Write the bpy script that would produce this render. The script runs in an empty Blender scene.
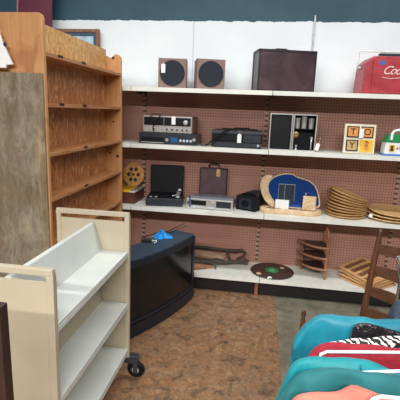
import bpy, bmesh, math, random
from mathutils import Vector, Matrix, noise
random.seed(4)
C = bpy.context.scene.collection
PI = math.pi
R = math.radians

# ------------------------------------------------------------------ materials
def lin(c):
    return tuple(((v/255)/12.92 if v/255 <= .04045 else ((v/255+.055)/1.055)**2.4) for v in c)

class NT:
    def __init__(s, name):
        s.m = bpy.data.materials.new(name); s.m.use_nodes = True
        s.t = s.m.node_tree; s.b = s.t.nodes['Principled BSDF']
        s.co = s.t.nodes.new('ShaderNodeTexCoord')
    def n(s, typ, **kw):
        x = s.t.nodes.new(typ)
        for k, v in kw.items(): setattr(x, k, v)
        return x
    def l(s, a, b): s.t.links.new(a, b)
    def mapping(s, scale=(1, 1, 1), rot=(0, 0, 0)):
        mp = s.n('ShaderNodeMapping'); mp.inputs['Scale'].default_value = scale; mp.inputs['Rotation'].default_value = rot
        s.l(s.co.outputs['Object'], mp.inputs['Vector']); return mp.outputs[0]
    def noise(s, scale, vec=None, detail=4, rough=.6, dist=0):
        x = s.n('ShaderNodeTexNoise'); x.inputs['Scale'].default_value = scale
        x.inputs['Detail'].default_value = detail; x.inputs['Roughness'].default_value = rough
        x.inputs['Distortion'].default_value = dist
        s.l(vec if vec is not None else s.co.outputs['Object'], x.inputs['Vector']); return x.outputs[0]
    def ramp(s, fac, stops, interp='LINEAR'):
        r = s.n('ShaderNodeValToRGB'); r.color_ramp.interpolation = interp
        e = r.color_ramp.elements
        while len(e) < len(stops): e.new(.5)
        for k, (p, c) in enumerate(stops):
            e[k].position = p; e[k].color = (*lin(c), 1)
        s.l(fac, r.inputs[0]); return r.outputs[0]
    def mix(s, fac, a, b, mode='MIX'):
        x = s.n('ShaderNodeMix', data_type='RGBA', blend_type=mode)
        for sock, v in ((x.inputs[0], fac), (x.inputs[6], a), (x.inputs[7], b)):
            if hasattr(v, 'is_output'): s.l(v, sock)
            elif isinstance(v, (int, float)): sock.default_value = v
            else: sock.default_value = (*lin(v), 1)
        return x.outputs[2]
    def math(s, op, a, b=0.0):
        x = s.n('ShaderNodeMath', operation=op)
        for sock, v in ((x.inputs[0], a), (x.inputs[1], b)):
            if hasattr(v, 'is_output'): s.l(v, sock)
            else: sock.default_value = v
        return x.outputs[0]
    def bump(s, h, strength=.3, dist=.01):
        b = s.n('ShaderNodeBump'); b.inputs['Strength'].default_value = strength; b.inputs['Distance'].default_value = dist
        s.l(h, b.inputs['Height']); s.l(b.outputs[0], s.b.inputs['Normal'])
    def out(s, col, rough=.5, metal=0, spec=.5):
        if hasattr(col, 'is_output'): s.l(col, s.b.inputs['Base Color'])
        else: s.b.inputs['Base Color'].default_value = (*lin(col), 1)
        s.b.inputs['Roughness'].default_value = rough; s.b.inputs['Metallic'].default_value = metal
        s.b.inputs['Specular IOR Level'].default_value = spec
        return s.m

def plain(name, col, rough=.5, metal=0, var=.12, scale=20, spec=.5, bump=0):
    t = NT(name); f = t.noise(scale)
    d = tuple(max(0, v*(1-var)) for v in col); u = tuple(min(255, v*(1+var)) for v in col)
    if bump: t.bump(f, bump, .004)
    return t.out(t.ramp(f, [(.3, d), (.7, u)]), rough, metal, spec)

def wood(name, dark, light, scale=(3, 3, 3), nscale=6, rough=.5, rot=(0, 0, 0), bump=.1):
    t = NT(name); f = t.noise(nscale, t.mapping(scale, rot), 6, .65, .6)
    c = t.ramp(f, [(.3, dark), (.68, light)]); t.bump(f, bump, .003)
    return t.out(c, rough)

M = {}
# pine side boards with a brown stain cloud
t = NT('pine_board'); f = t.noise(5, t.mapping((9, 9, .7)), 5, .6, .5)
base = t.ramp(f, [(.25, (176, 120, 74)), (.55, (196, 142, 90)), (.8, (210, 160, 108))])
k = t.noise(4.2, t.mapping((1.4, 1.4, 1.1)), 2, .5, .8)
M['pine'] = t.out(t.mix(t.ramp(k, [(.6, (0, 0, 0)), (.72, (190, 190, 190))]), base, (146, 82, 50)), .55)
# stained chipboard (osb)
t = NT('chipboard'); v = t.n('ShaderNodeTexVoronoi'); v.inputs['Scale'].default_value = 14; v.inputs['Randomness'].default_value = 1
t.l(t.mapping((2.2, 2.2, .8), (.5, .2, 0)), v.inputs['Vector'])
f = t.noise(16, t.mapping((2, 2, .6)), 5, .7, 1.2)
c = t.ramp(f, [(.28, (120, 70, 40)), (.43, (166, 104, 60)), (.56, (190, 130, 80)), (.68, (232, 184, 126))])
bw = t.n('ShaderNodeRGBToBW'); t.l(v.outputs['Color'], bw.inputs[0])
c = t.mix(t.ramp(bw.outputs[0], [(.3, (0, 0, 0)), (.8, (110, 110, 110))]), c, (134, 78, 48))
big = t.noise(2.2, None, 2)
M['osb'] = t.out(t.mix(t.ramp(big, [(.4, (0, 0, 0)), (.7, (110, 110, 110))]), c, (146, 84, 56)), .55)
t = NT('raw_chipboard'); f = t.noise(26, t.mapping((1.6, 1.6, .7)), 5, .75, 1.5)
M['osb_top'] = t.out(t.ramp(f, [(.3, (160, 106, 52)), (.5, (206, 158, 96)), (.68, (238, 204, 150))]), .6)
M['shelfpine'] = wood('shelf_pine', (160, 100, 60), (196, 140, 92), (9, .8, 9), 5, .5)
# worn painted panel
t = NT('worn_panel'); f = t.noise(7, t.mapping((2, 2, .9)), 7, .75, 1.2)
c = t.ramp(f, [(.3, (84, 74, 58)), (.47, (128, 116, 96)), (.6, (146, 136, 116)), (.74, (176, 152, 108))])
g = t.noise(2.6, t.mapping((2, 2, .9)), 5, .7)
c = t.mix(t.ramp(g, [(.46, (0, 0, 0)), (.6, (215, 215, 215))]), c, (104, 82, 54))
s = t.noise(3.5, t.mapping((6, 6, .35)), 3, .6)
c = t.mix(t.ramp(s, [(.62, (0, 0, 0)), (.7, (170, 170, 170))]), c, (190, 150, 90))
t.bump(f, .3, .004); M['worn'] = t.out(c, .75)
# cream painted metal
def cream(name, col, chips=.735):
    t = NT(name); f = t.noise(5, None, 3)
    c = t.ramp(f, [(.3, tuple(x*.95 for x in col)), (.7, col)])
    s = t.noise(38, t.mapping((1, 1, .6)), 5, .7)
    c = t.mix(t.ramp(s, [(chips, (0, 0, 0)), (chips+.03, (255, 255, 255))]), c, (108, 74, 50))
    return t.out(c, .42)
M['cream'] = cream('cream_paint', (188, 176, 152)); M['cream_shelf'] = cream('pale_shelf_paint', (208, 212, 206), .8)
# floor
t = NT('mottled_vinyl'); a = t.noise(8, None, 7, .7, .8); b = t.noise(24, None, 5, .7, .8); g = t.noise(2.2, None, 4)
c = t.ramp(a, [(.3, (60, 46, 38)), (.42, (102, 82, 66)), (.49, (166, 116, 78)), (.54, (112, 94, 80)), (.61, (176, 132, 94)), (.68, (128, 112, 98)), (.78, (192, 158, 124))])
c = t.mix(.3, c, t.ramp(b, [(.34, (66, 54, 42)), (.5, (150, 116, 80)), (.68, (200, 164, 122))]))
c = t.mix(t.ramp(g, [(.4, (0, 0, 0)), (.7, (110, 110, 110))]), c, (132, 118, 102))
M['vinyl'] = t.out(c, .38)
t = NT('grey_floor'); a = t.noise(5, None, 6, .7); b = t.noise(6, t.mapping((5, 1, 1), (0, 0, .5)), 6, .7, 1.5)
c = t.ramp(a, [(.3, (96, 92, 76)), (.55, (132, 126, 108)), (.75, (150, 144, 124))])
c = t.mix(t.ramp(b, [(.62, (0, 0, 0)), (.72, (200, 200, 200))]), c, (190, 188, 174))
M['greyfloor'] = t.out(c, .3)
# back wall : white, teal above 2.40 m, one joint between boards
t = NT('painted_wall'); sp = t.n('ShaderNodeSeparateXYZ'); t.l(t.co.outputs['Object'], sp.inputs[0])
n1 = t.noise(3, None, 4); nn = t.noise(14, None, 2)
white = t.ramp(n1, [(.3, (236, 242, 244)), (.7, (244, 248, 249))])
joint = t.math('LESS_THAN', t.math('ABSOLUTE', t.math('SUBTRACT', sp.outputs[0], -.665)), .004)
white = t.mix(joint, white, (196, 208, 210))
teal = t.ramp(n1, [(.3, (38, 76, 90)), (.7, (50, 90, 104))])
top = t.math('GREATER_THAN', t.math('ADD', sp.outputs[2], t.math('MULTIPLY', nn, .03)), 2.415)
M['wall'] = t.out(t.mix(top, white, teal), .6)
# pegboard : one-inch hole grid
t = NT('pegboard'); sp = t.n('ShaderNodeSeparateXYZ'); t.l(t.co.outputs['Object'], sp.inputs[0])
fx = t.math('SUBTRACT', t.math('FRACT', t.math('DIVIDE', sp.outputs[0], .0254)), .5)
fz = t.math('SUBTRACT', t.math('FRACT', t.math('DIVIDE', sp.outputs[2], .0254)), .5)
d2 = t.math('ADD', t.math('MULTIPLY', fx, fx), t.math('MULTIPLY', fz, fz))
hole = t.math('LESS_THAN', d2, .05)
n1 = t.noise(2.5, None, 4)
c = t.ramp(n1, [(.3, (164, 116, 100)), (.7, (180, 132, 114))])
M['peg'] = t.out(t.mix(hole, c, (112, 72, 60)), .6)
M['shelfmetal'] = plain('white_shelf_enamel', (232, 232, 222), .35, 0, .04, 6)
t = NT('slotted_upright'); sp = t.n('ShaderNodeSeparateXYZ'); t.l(t.co.outputs['Object'], sp.inputs[0])
fz = t.math('ABSOLUTE', t.math('SUBTRACT', t.math('FRACT', t.math('DIVIDE', sp.outputs[2], .046)), .5))
M['upright'] = t.out(t.mix(t.math('LESS_THAN', fz, .22), (176, 144, 122), (84, 60, 52)), .5)
M['slot'] = plain('slot_dark', (26, 20, 18), .8)
M['kick'] = plain('base_dark', (20, 17, 17), .7, 0, .3, 12)
M['rust'] = plain('rusty_foot', (126, 84, 58), .6, 0, .25, 30)
def P(k, col, rough=.5, metal=0, **kw):
    M[k] = plain(k+'_finish', col, rough, metal, **kw)
P('black', (16, 17, 21), .4, spec=.3); P('softblack', (17, 19, 24), .6, spec=.25); P('charcoal', (42, 46, 54), .45, spec=.35); P('darkgrey', (70, 72, 78), .35, .3)
P('silver', (206, 204, 198), .3, .55, var=.04); P('chrome', (220, 220, 220), .12, 1, var=.02)
P('grille', (34, 38, 48), .85, bump=.4, scale=300); P('walnut', (124, 96, 86), .5, var=.15, scale=40)
P('speakerfront', (134, 108, 100), .6, var=.08, scale=60)
P('paper', (240, 240, 236), .7, var=.02); P('string', (190, 184, 170), .8)
P('navy_display', (30, 90, 140), .3); P('paleplastic', (190, 200, 210), .4)
P('white', (240, 240, 240), .35, var=.02); P('green', (30, 140, 84), .4, var=.06); P('bluetrim', (70, 120, 200), .4)
P('orange', (214, 142, 66), .5, var=.15, scale=60); P('yellow', (232, 182, 40), .5, var=.06); P('ink', (48, 32, 26), .6)
P('redprint', (190, 30, 40), .5); P('buff', (190, 160, 104), .6, var=.1, scale=60)
P('bluepaper', (40, 110, 200), .5); P('logopink', (236, 196, 190), .5); P('brass', (170, 140, 80), .35, .8)
P('tvshell', (54, 68, 84), .5, var=.08); P('tvfront', (25, 31, 42), .4, var=.08)
t = NT('crt_glass'); M['crt'] = t.out((17, 18, 21), .16, 0, .5)
P('bluecloth', (24, 130, 230), .6, var=.3, scale=60)
t = NT('leatherette'); a = t.noise(4, None, 4, .6, 1.2); t.bump(t.noise(90), .25, .002)
M['leather'] = t.out(t.ramp(a, [(.35, (56, 38, 44)), (.65, (84, 60, 66))]), .36)
M['leatheredge'] = plain('leather_edging', (36, 26, 32), .5)
P('bagbrown', (84, 62, 66), .5, var=.15, scale=12)
t = NT('worn_red_paint'); a = t.noise(7, None, 6, .7); b = t.noise(30, None, 4, .7)
c = t.ramp(a, [(.3, (152, 40, 50)), (.6, (184, 66, 74)), (.8, (206, 116, 118))])
M['coolred'] = t.out(t.mix(t.ramp(b, [(.66, (0, 0, 0)), (.74, (140, 140, 140))]), c, (110, 52, 48)), .4)
M['honey'] = wood('honey_wood', (176, 116, 54), (222, 168, 96), (2, 2, 2), 12)
M['palewood'] = wood('pale_wood', (204, 170, 122), (236, 212, 170), (1, 1, 4), 12)
M['redwood'] = wood('reddish_wood', (70, 34, 30), (104, 56, 44), (2, 2, 2), 10)
M['brownwood'] = wood('brown_wood', (124, 80, 56), (176, 122, 88), (3, 3, 1), 12)
M['chairwood'] = wood('chair_wood', (66, 38, 26), (104, 62, 42), (4, 4, .8), 10, .4)
M['slatwood'] = wood('chair_slat_wood', (70, 44, 28), (106, 72, 50), (2, 2, 5), 10, .45)
M['darkbrown'] = wood('dark_brown_wood', (34, 20, 18), (60, 36, 30), (4, 4, .6), 8, .5)
M['traywood'] = wood('dark_tray_wood', (44, 30, 28), (76, 54, 48), (3, 3, 3), 14, .4)
M['drift'] = wood('driftwood_grey', (40, 35, 33), (104, 94, 86), (3, 3, 3), 16, .8, (0, 0, 0), .6)
M['twig'] = wood('dark_branch', (34, 28, 28), (86, 74, 68), (3, 3, 3), 20, .8, (0, 0, 0), .6)
M['bark'] = wood('tan_log', (140, 106, 82), (196, 166, 138), (1, 6, 6), 8, .7)
M['maroon'] = plain('maroon_paint', (92, 32, 52), .5, 0, .1, 4)
M['pinkstrip'] = plain('rose_edge', (170, 110, 120), .5)
M['framewood'] = wood('frame_wood', (110, 72, 54), (150, 104, 78), (2, 2, 2), 12)
t = NT('wicker'); w = t.n('ShaderNodeTexWave', wave_type='RINGS', rings_direction='Z'); w.inputs['Scale'].default_value = 22; w.inputs['Distortion'].default_value = 2.5; w.inputs['Detail'].default_value = 2
t.l(t.co.outputs['Object'], w.inputs['Vector'])
c = t.ramp(w.outputs[1], [(.15, (176, 132, 78)), (.6, (220, 176, 116)), (.9, (240, 204, 146))]); t.bump(w.outputs[1], .5, .004)
M['wicker'] = t.out(c, .6)
M['slatlight'] = wood('slat_light', (190, 136, 84), (224, 178, 124), (2, 2, 2), 14)
M['slatdark'] = wood('slat_dark', (104, 66, 44), (138, 92, 64), (2, 2, 2), 14)
t = NT('blue_mirror'); M['mirror'] = t.out((48, 92, 176), .1, .55)
t = NT('mirror_reflection'); M['reflectiongrey'] = t.out((92, 104, 120), .1, .6)  # grey for the reflection painted onto the blue mirror
M['slabwood'] = wood('slab_wood', (196, 156, 112), (236, 214, 178), (2, 2, 2), 18)
M['denim'] = plain('denim', (62, 72, 90), .85, 0, .15, 80)

def cloth(name, a, b, scale=14, rough=.65, bump=.35):
    t = NT(name); f = t.noise(scale, None, 4, .6, .4); t.bump(f, bump, .006)
    t.b.inputs['Sheen Weight'].default_value = .1
    return t.out(t.ramp(f, [(.3, a), (.7, b)]), rough)
M['tealnylon'] = cloth('turquoise_nylon', (8, 108, 128), (14, 138, 158), 9, .5)
M['teal'] = cloth('bright_teal', (0, 116, 124), (4, 142, 148), 9, .6)
M['darkteal'] = cloth('dull_teal', (20, 92, 98), (28, 112, 116), 9, .75)
M['redknit'] = cloth('red_knit', (136, 14, 34), (164, 26, 46), 60, .8)
M['salmon'] = cloth('salmon_cloth', (196, 106, 90), (214, 128, 110), 10, .8)
M['blackshine'] = cloth('shiny_black', (14, 14, 16), (34, 30, 34), 40, .18, 1)
t = NT('zebra_print'); w = t.n('ShaderNodeTexWave', wave_type='BANDS', bands_direction='DIAGONAL'); w.inputs['Scale'].default_value = 27; w.inputs['Distortion'].default_value = 7; w.inputs['Detail'].default_value = 1.5; w.inputs['Detail Scale'].default_value = 2
t.l(t.co.outputs['Object'], w.inputs['Vector'])
M['zebra'] = t.out(t.ramp(w.outputs[1], [(0, (22, 18, 22)), (.5, (238, 232, 228))], 'CONSTANT'), .7)

# ------------------------------------------------------------------ mesh helpers
class B:
    def __init__(s): s.bm = bmesh.new()
    def box(s, x0, x1, y0, y1, z0, z1, bev=0, mtx=None):
        r = bmesh.ops.create_cube(s.bm, size=1); vs = r['verts']
        m = Matrix.Translation(((x0+x1)/2, (y0+y1)/2, (z0+z1)/2)) @ Matrix.Diagonal((abs(x1-x0), abs(y1-y0), abs(z1-z0), 1))
        bmesh.ops.transform(s.bm, matrix=(mtx @ m) if mtx else m, verts=vs)
        if bev:
            es = list({e for v in vs for e in v.link_edges})
            bmesh.ops.bevel(s.bm, geom=es, offset=bev, segments=2, profile=.5, affect='EDGES')
        return s
    def prism(s, pts, axis, a, b, mtx=None):
        """pts: polygon in the two other axes (in x,y,z order), extruded from a to b along axis"""
        def mk(p, q):
            v = {0: (q, p[0], p[1]), 1: (p[0], q, p[1]), 2: (p[0], p[1], q)}[axis]
            v = Vector(v); return s.bm.verts.new(mtx @ v if mtx else v)
        A = [mk(p, a) for p in pts]; Z = [mk(p, b) for p in pts]; n = len(pts)
        s.bm.faces.new(A); s.bm.faces.new(Z[::-1])
        for i in range(n): s.bm.faces.new((A[i], Z[i], Z[(i+1) % n], A[(i+1) % n]))
        return s
    def tube(s, pts, r, seg=8, closed=False):
        pts = [Vector(p) for p in pts]; n = len(pts); rings = []
        rr = r if isinstance(r, (list, tuple)) else [r]*n
        up = None
        for i, p in enumerate(pts):
            if closed: d = (pts[(i+1) % n]-pts[i-1])
            else: d = (pts[min(i+1, n-1)]-pts[max(i-1, 0)])
            d.normalize()
            if up is None: up = Vector((0, 0, 1)) if abs(d.z) < .9 else Vector((1, 0, 0))
            a = d.cross(up); a.normalize(); b = a.cross(d); up = b
            rings.append([s.bm.verts.new(p+(a*math.cos(2*PI*k/seg)+b*math.sin(2*PI*k/seg))*rr[i]) for k in range(seg)])
        for i in range(n if closed else n-1):
            q, w = rings[i], rings[(i+1) % n]
            for k in range(seg): s.bm.faces.new((q[k], q[(k+1) % seg], w[(k+1) % seg], w[k]))
        if not closed: s.bm.faces.new(rings[0][::-1]); s.bm.faces.new(rings[-1])
        return s
    def lathe(s, prof, c=(0, 0, 0), seg=24, axis=2):
        c = Vector(c); rings = []
        for r, h in prof:
            ring = []
            for k in range(seg):
                a = 2*PI*k/seg; u, v = max(r, 1e-5)*math.cos(a), max(r, 1e-5)*math.sin(a)
                ring.append(s.bm.verts.new(c+Vector({2: (u, v, h), 1: (u, h, v), 0: (h, u, v)}[axis])))
            rings.append(ring)
        for q, w in zip(rings, rings[1:]):
            for k in range(seg): s.bm.faces.new((q[k], q[(k+1) % seg], w[(k+1) % seg], w[k]))
        s.bm.faces.new(rings[0][::-1]); s.bm.faces.new(rings[-1]); return s
    def grid(s, rows, cyclic=False):
        V = [[s.bm.verts.new(p) for p in r] for r in rows]
        for i in range(len(V)-1):
            m = len(V[i])
            for j in range(m if cyclic else m-1):
                s.bm.faces.new((V[i][j], V[i][(j+1) % m], V[i+1][(j+1) % m], V[i+1][j]))
        return V

def obj(name, b, m, parent=None, smooth=False, loc=None, rz=None, bevel=0):
    bm = b.bm; bmesh.ops.remove_doubles(bm, verts=bm.verts, dist=1e-6)
    bmesh.ops.recalc_face_normals(bm, faces=bm.faces)
    me = bpy.data.meshes.new(name); bm.to_mesh(me); bm.free()
    me.materials.append(M[m] if isinstance(m, str) else m)
    if smooth:
        for p in me.polygons: p.use_smooth = True
        me.set_sharp_from_angle(angle=R(40))
    o = bpy.data.objects.new(name, me); C.objects.link(o)
    if parent: o.parent = parent
    if loc: o.location = loc
    if rz is not None: o.rotation_euler.z = rz
    if bevel:
        md = o.modifiers.new('bevel', 'BEVEL'); md.width = bevel; md.segments = 2; md.limit_method = 'ANGLE'
    return o
def tag(o, label, cat, group=None):
    o['label'] = label; o['category'] = cat
    if group: o['group'] = group
    return o
def thing(name, label, cat, loc=(0, 0, 0), rz=0, group=None):
    o = bpy.data.objects.new(name, None); C.objects.link(o); o.empty_display_size = .05
    o.location = loc; o.rotation_euler = (0, 0, rz); return tag(o, label, cat, group)
def struct(name, b, m):
    o = obj(name, b, m); o['kind'] = 'structure'; return o
def text(name, body, size, m, parent, loc, rot=(PI/2, 0, 0), shear=0, ext=.0015, off=0, space=1):
    cu = bpy.data.curves.new(name, 'FONT'); cu.body = body; cu.size = size; cu.extrude = ext; cu.shear = shear
    cu.align_x = 'CENTER'; cu.align_y = 'CENTER'; cu.offset = off; cu.space_character = space
    tmp = bpy.data.objects.new('tmp', cu); C.objects.link(tmp); bpy.context.view_layer.update()
    me = bpy.data.meshes.new_from_object(tmp.evaluated_get(bpy.context.evaluated_depsgraph_get())); bpy.data.objects.remove(tmp)
    me.name = name; me.materials.clear(); me.materials.append(M[m]); o = bpy.data.objects.new(name, me); C.objects.link(o); o.parent = parent
    o.location = loc; o.rotation_euler = rot; return o
def disc(r, h, seg=28): return [(0, 0), (r, 0), (r, h), (0, h)]
def price_tag(loc, label, w=.02, h=.04, rz=0, string=.03, tilt=0):
    t = thing('price_tag', label, 'price tag', loc, rz)
    t.rotation_euler.y = tilt
    obj('card', B().prism([(-w/2, -h), (w/2, -h), (w/2, -.008), (w/4, 0), (-w/4, 0), (-w/2, -.008)], 1, -.001, .001), 'paper', t)
    if string: obj('string', B().tube([(0, 0, -.004), (.002, .001, string*.5), (0, .004, string)], .0012, 5), 'string', t)
    return t

# ------------------------------------------------------------------ camera (400 px frame, focal 408 px)
cam = bpy.data.cameras.new('camera'); co = bpy.data.objects.new('camera', cam); C.objects.link(co)
cam.sensor_width = 36; cam.lens = 408/400*36; cam.clip_start = .05
Yc = Vector((62, 86, -408)).normalized(); Zc = Vector((72, 1886, 408)); Zc = (Zc-Yc*Zc.dot(Yc)).normalized(); Xc = Yc.cross(Zc)
co.matrix_world = Matrix.Translation((0, 0, 1.6)) @ Matrix((Xc, Yc, Zc)).to_4x4()
bpy.context.scene.camera = co

# ------------------------------------------------------------------ setting
struct('floor', B().box(-4, .23, -1.5, 3.9, -.05, 0), 'vinyl')
struct('floor_grey', B().box(.23, 4, -1.5, 3.9, -.05, 0), 'greyfloor')
struct('wall_back', B().box(-4, 4, 3.9, 4.0, 0, 3.0), 'wall')
tag(obj('conduit', B().tube([(.40, 3.888, .002), (.40, 3.888, 2.45)], .009, 10), plain('conduit_paint', (196, 204, 204), .5), None, True),
    'thin pale grey vertical pipe on the white wall above the leather case', 'pipe')

# ------------------------------------------------------------------ store shelving
F, BK = 3.426, 3.84
SZ = [.172, .755, 1.31, 1.785]
XS = [-2.29, -1.105, .075, 1.262, 2.45]
g = thing('store_shelving', 'long white metal store shelving with four tiers and a brown pegboard back', 'shelving', (0, F+.2, 0))
oy = F+.2
for i in range(4):
    x0, x1 = XS[i], XS[i+1]
    obj('pegboard', B().box(x0, x1, BK-oy, BK+.012-oy, .12, 1.80), 'peg', g)
    for z in SZ:
        b = B().box(x0+.0025, x1-.0025, F-oy, BK-.002-oy, z-.012, z)
        b.box(x0+.0025, x1-.0025, F-oy, F+.014-oy, z-.035, z-.012)
        s = obj('shelf', b, 'shelfmetal', g)
        if z > .5:
            for xx in (x0+.022, x1-.022):
                obj('bracket', B().prism([(F+.05-oy, z-.013), (BK-.014-oy, z-.013), (BK-.014-oy, z-.05), (BK-.05-oy, z-.05)], 0, xx-.0015, xx+.0015), 'kick', s)
    obj('kick_plate', B().box(x0, x1, F+.06-oy, F+.075-oy, 0, .137), 'kick', g)
for x in (-2.28, -1.10, .042, 1.243, 2.43):
    obj('upright', B().box(x-.014, x+.014, BK-.012-oy, BK-.001-oy, .02, 1.785), 'upright', g)
    fx_ = {.042: .052, 1.243: 1.235}.get(x, x)
    obj('foot', B().box(fx_-.014, fx_+.016, F+.022-oy, F+.058-oy, 0, .136), 'rust', g)

# ------------------------------------------------------------------ things behind the bookcase
p = thing('picture_frame', 'brown wooden picture frame leaning on the white wall behind the tall bookcase', 'picture frame', (-1.77, 3.85, 1.7865))
W, H_ = .228, .525
b = B()
b.box(-W, -W+.03, -.012, .012, 0, H_).box(W-.03, W, -.012, .012, 0, H_).box(-W+.03, W-.03, -.012, .012, 0, .03).box(-W+.03, W-.03, -.012, .012, H_-.03, H_)
obj('frame', b, 'framewood', p, bevel=.003)
b = B(); w2, h2 = W-.03, H_-.03
b.box(-w2, -w2+.03, -.004, .006, .03, h2).box(w2-.03, w2, -.004, .006, .03, h2).box(-w2+.03, w2-.03, -.004, .006, .03, .06).box(-w2+.03, w2-.03, -.004, .006, h2-.03, h2)
obj('mat_border', b, plain('slate_mat', (58, 84, 98), .6), p)
obj('print', B().box(-w2+.03, w2-.03, 0, .006, .06, h2-.03), plain('pale_print', (176, 200, 214), .3), p)
p = thing('maroon_board', 'tall dark maroon board leaning to one side behind the bookcase top', 'board', (-2.33, 3.74, 1.790)); p.rotation_euler = (0, R(5), 0)
obj('panel', B().box(0, .325, -.012, .012, 0, 1.0), 'maroon', p, bevel=.003)
obj('edge_strip', B().box(-.014, 0, -.013, .013, 0, 1.0), 'pinkstrip', p)

# ------------------------------------------------------------------ double-sided pine bookcase
bx, by = -1.31, 2.76
k = thing('bookcase', 'tall pine double-sided bookcase with chipboard back and worn open shelves', 'bookcase', (bx, by, 0))
def side_profile(hump):
    W = .14
    right = [(W, 0), (W, 1.99)]
    if hump:
        right += [(W-.004, 2.01), (W-.018, 2.025), (W-.042, 2.034), (W-.062, 2.026), (W-.075, 2.008), (W-.084, 2.0), (W-.105, 2.012), (W-.13, 2.02)]
    else:
        right = [(W, 0), (W, 2.05), (W-.006, 2.066), (W-.022, 2.076)]
    return right+[(-x, z) for x, z in right[::-1]]
obj('side_panel', B().prism(side_profile(False), 1, 2.14-by, 2.162-by), 'pine', k)
sp_ = obj('side_panel', B().prism(side_profile(True), 1, 3.372-by, 3.394-by), 'pine', k)
obj('dark_clip', B().box(.062, .084, 3.366-by, 3.40-by, 1.998, 2.012), 'black', sp_)
for (xx, zz, rr) in ((.105, 1.20, .014), (.04, 1.225, .009), (.07, 1.49, .008)):
    obj('knot', B().lathe([(0, 0), (rr, 0), (rr*.8, -.001), (0, -.0015)], (xx, 3.3715-by, zz), 12, 1), 'ink', sp_)
obj('back_panel', B().box(-.006, .006, 2.163-by, 3.371-by, .02, 1.862), 'osb', k)
obj('top_board', B().box(-.012, .012, 2.163-by, 3.371-by, 1.885, 2.066), 'osb_top', k)
for z in (1.884, 1.614, 1.338, 1.074, .812, .53, .26, .10):
    s = obj('shelf', B().box(-.138, .138, 2.163-by, 3.371-by, z-.022, z), 'shelfpine', k, bevel=.002)
    if z > 1.0:
        for yy in (2.30, 2.62) if z > 1.5 else (2.62,):
            cb = B().box(.138, .1405, yy-by, yy+.055-by, z-.010, z+.004)
            obj('label_holder', cb, 'ink', s)

p = tag(obj('worn_panel', B().box(0, .43, -.007, .007, 0, 1.77), 'worn', None, loc=(-1.607, 2.1305, 0), bevel=.004),
        'worn grey-green painted wooden panel standing against the end of the pine bookcase', 'panel')
# white pointed ornament
o = thing('cloth_ornament', 'white pointed folded cloth ornament with dark spots hanging against the pine bookcase end', 'ornament', (-1.398, 2.10, 1.79)); o.scale = (1.2, 1, 1.2)
b = B()
prof = [(-.07, .015), (-.03, .0), (.028, -.002), (.030, .012), (.062, .014), (.040, .062), (.018, .112), (.004, .158), (-.014, .112), (-.028, .14), (-.05, .10), (-.065, .06)]
b.prism(prof, 1, -.008, .008)
obj('body', b, 'paper', o, bevel=.004)
for (x, z) in ((.031, .098), (-.012, .098)):
    obj('spot', B().lathe([(0, 0), (.009, 0), (.007, -.003), (0, -.004)], (x, -.008, z), 14, 1), 'navy_display' if False else 'charcoal', o)
obj('pink_tip', B().lathe([(0, -.006), (.012, -.004), (.013, .004), (0, .008)], (-.012, 0, .150), 12, 1), plain('pink_felt', (228, 160, 160), .8), o)
obj('loop', B().tube([(-.005, .004, .15), (-.003, .01, .19), (-.003, .022, .21)], .0012, 5), 'string', o)

# ------------------------------------------------------------------ book cart
cx, cy = -.90, 1.686
ct = thing('book_cart', 'cream metal library book cart with sloping dividers and three open shelves', 'cart', (cx, cy, 0))
HW = .213
for yy, ny in ((1.25, 1), (2.122, -1)):
    y0, y1 = sorted((yy-cy, yy+.024*ny-cy))
    e = obj('end_frame', (B().box(-HW, -HW+.026, y0, y1, .15, 1.015).box(HW-.026, HW, y0, y1, .15, 1.015)
        .box(-HW, HW, y0, y1, 1.015, 1.04, 0)), 'cream', ct, bevel=.003)
    ym = (y0+y1)/2
    obj('end_panel', B().box(-HW+.026, HW-.026, ym-.006, ym+.006, .17, .988), 'cream', ct)
ya, yb = 1.274-cy, 2.098-cy
zz = 1.04-1.04
for i, z in enumerate((.815, .505, .212)):
    obj('shelf', B().box(-HW+.004, HW-.004, ya, yb, z-.016, z).box(HW-.016, HW-.004, ya, yb, z-.034, z-.016).box(-HW+.004, -HW+.016, ya, yb, z-.034, z-.016), 'cream_shelf', ct, bevel=.002)
    top = z+(.158 if i == 0 else .19)
    prof = [(-.062, z), (.055, z), (.012, top-.004), (.006, top), (-.006, top), (-.012, top-.004)]
    obj('sloped_divider', B().prism(prof, 1, ya+.001, yb-.001), 'cream_shelf' if i == 0 else 'cream', ct)
for sx in (-1, 1):
    for yy in (1.27, 2.11):
        X_, Y_ = sx*(HW-.03), yy-cy
        if yy > 2 and sx > 0:   # swivelled casters, wheels turned sideways
            X_, Y_ = sx*(HW+.032), 2.14-cy
            c_ = obj('caster_fork', B().box(min(sx*(HW-.045), X_-.012), max(sx*(HW-.045), X_+.012), Y_-.022, Y_+.022, .10, .15, .003)
                     .box(X_-.014, X_+.014, Y_-.020, Y_-.016, .035, .105).box(X_-.014, X_+.014, Y_+.016, Y_+.020, .035, .105), 'darkgrey', ct)
            ax, cc = 1, (X_, Y_, .0543)
        else:
            c_ = obj('caster_fork', B().box(X_-.02, X_+.02, Y_-.02, Y_+.025, .10, .15).box(X_-.021, X_-.017, Y_-.012, Y_+.03, .03, .105).box(X_+.017, X_+.021, Y_-.012, Y_+.03, .03, .105), 'chrome', ct)
            ax, cc = 0, (X_, Y_+.01, .0478)
        obj('wheel', B().lathe([(a*(.054/.0475 if ax else 1), h) for a, h in [(0, -.014), (.03, -.014), (.042, -.012), (.0475, -.004), (.0475, .004), (.042, .012), (.03, .014), (0, .014)]], cc, 28, ax), 'softblack', c_, True)
        obj('hub', B().lathe([(0, -.0155), (.022, -.0155), (.022, .0155), (0, .0155)], cc, 14, ax), 'silver', c_)
    
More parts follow.
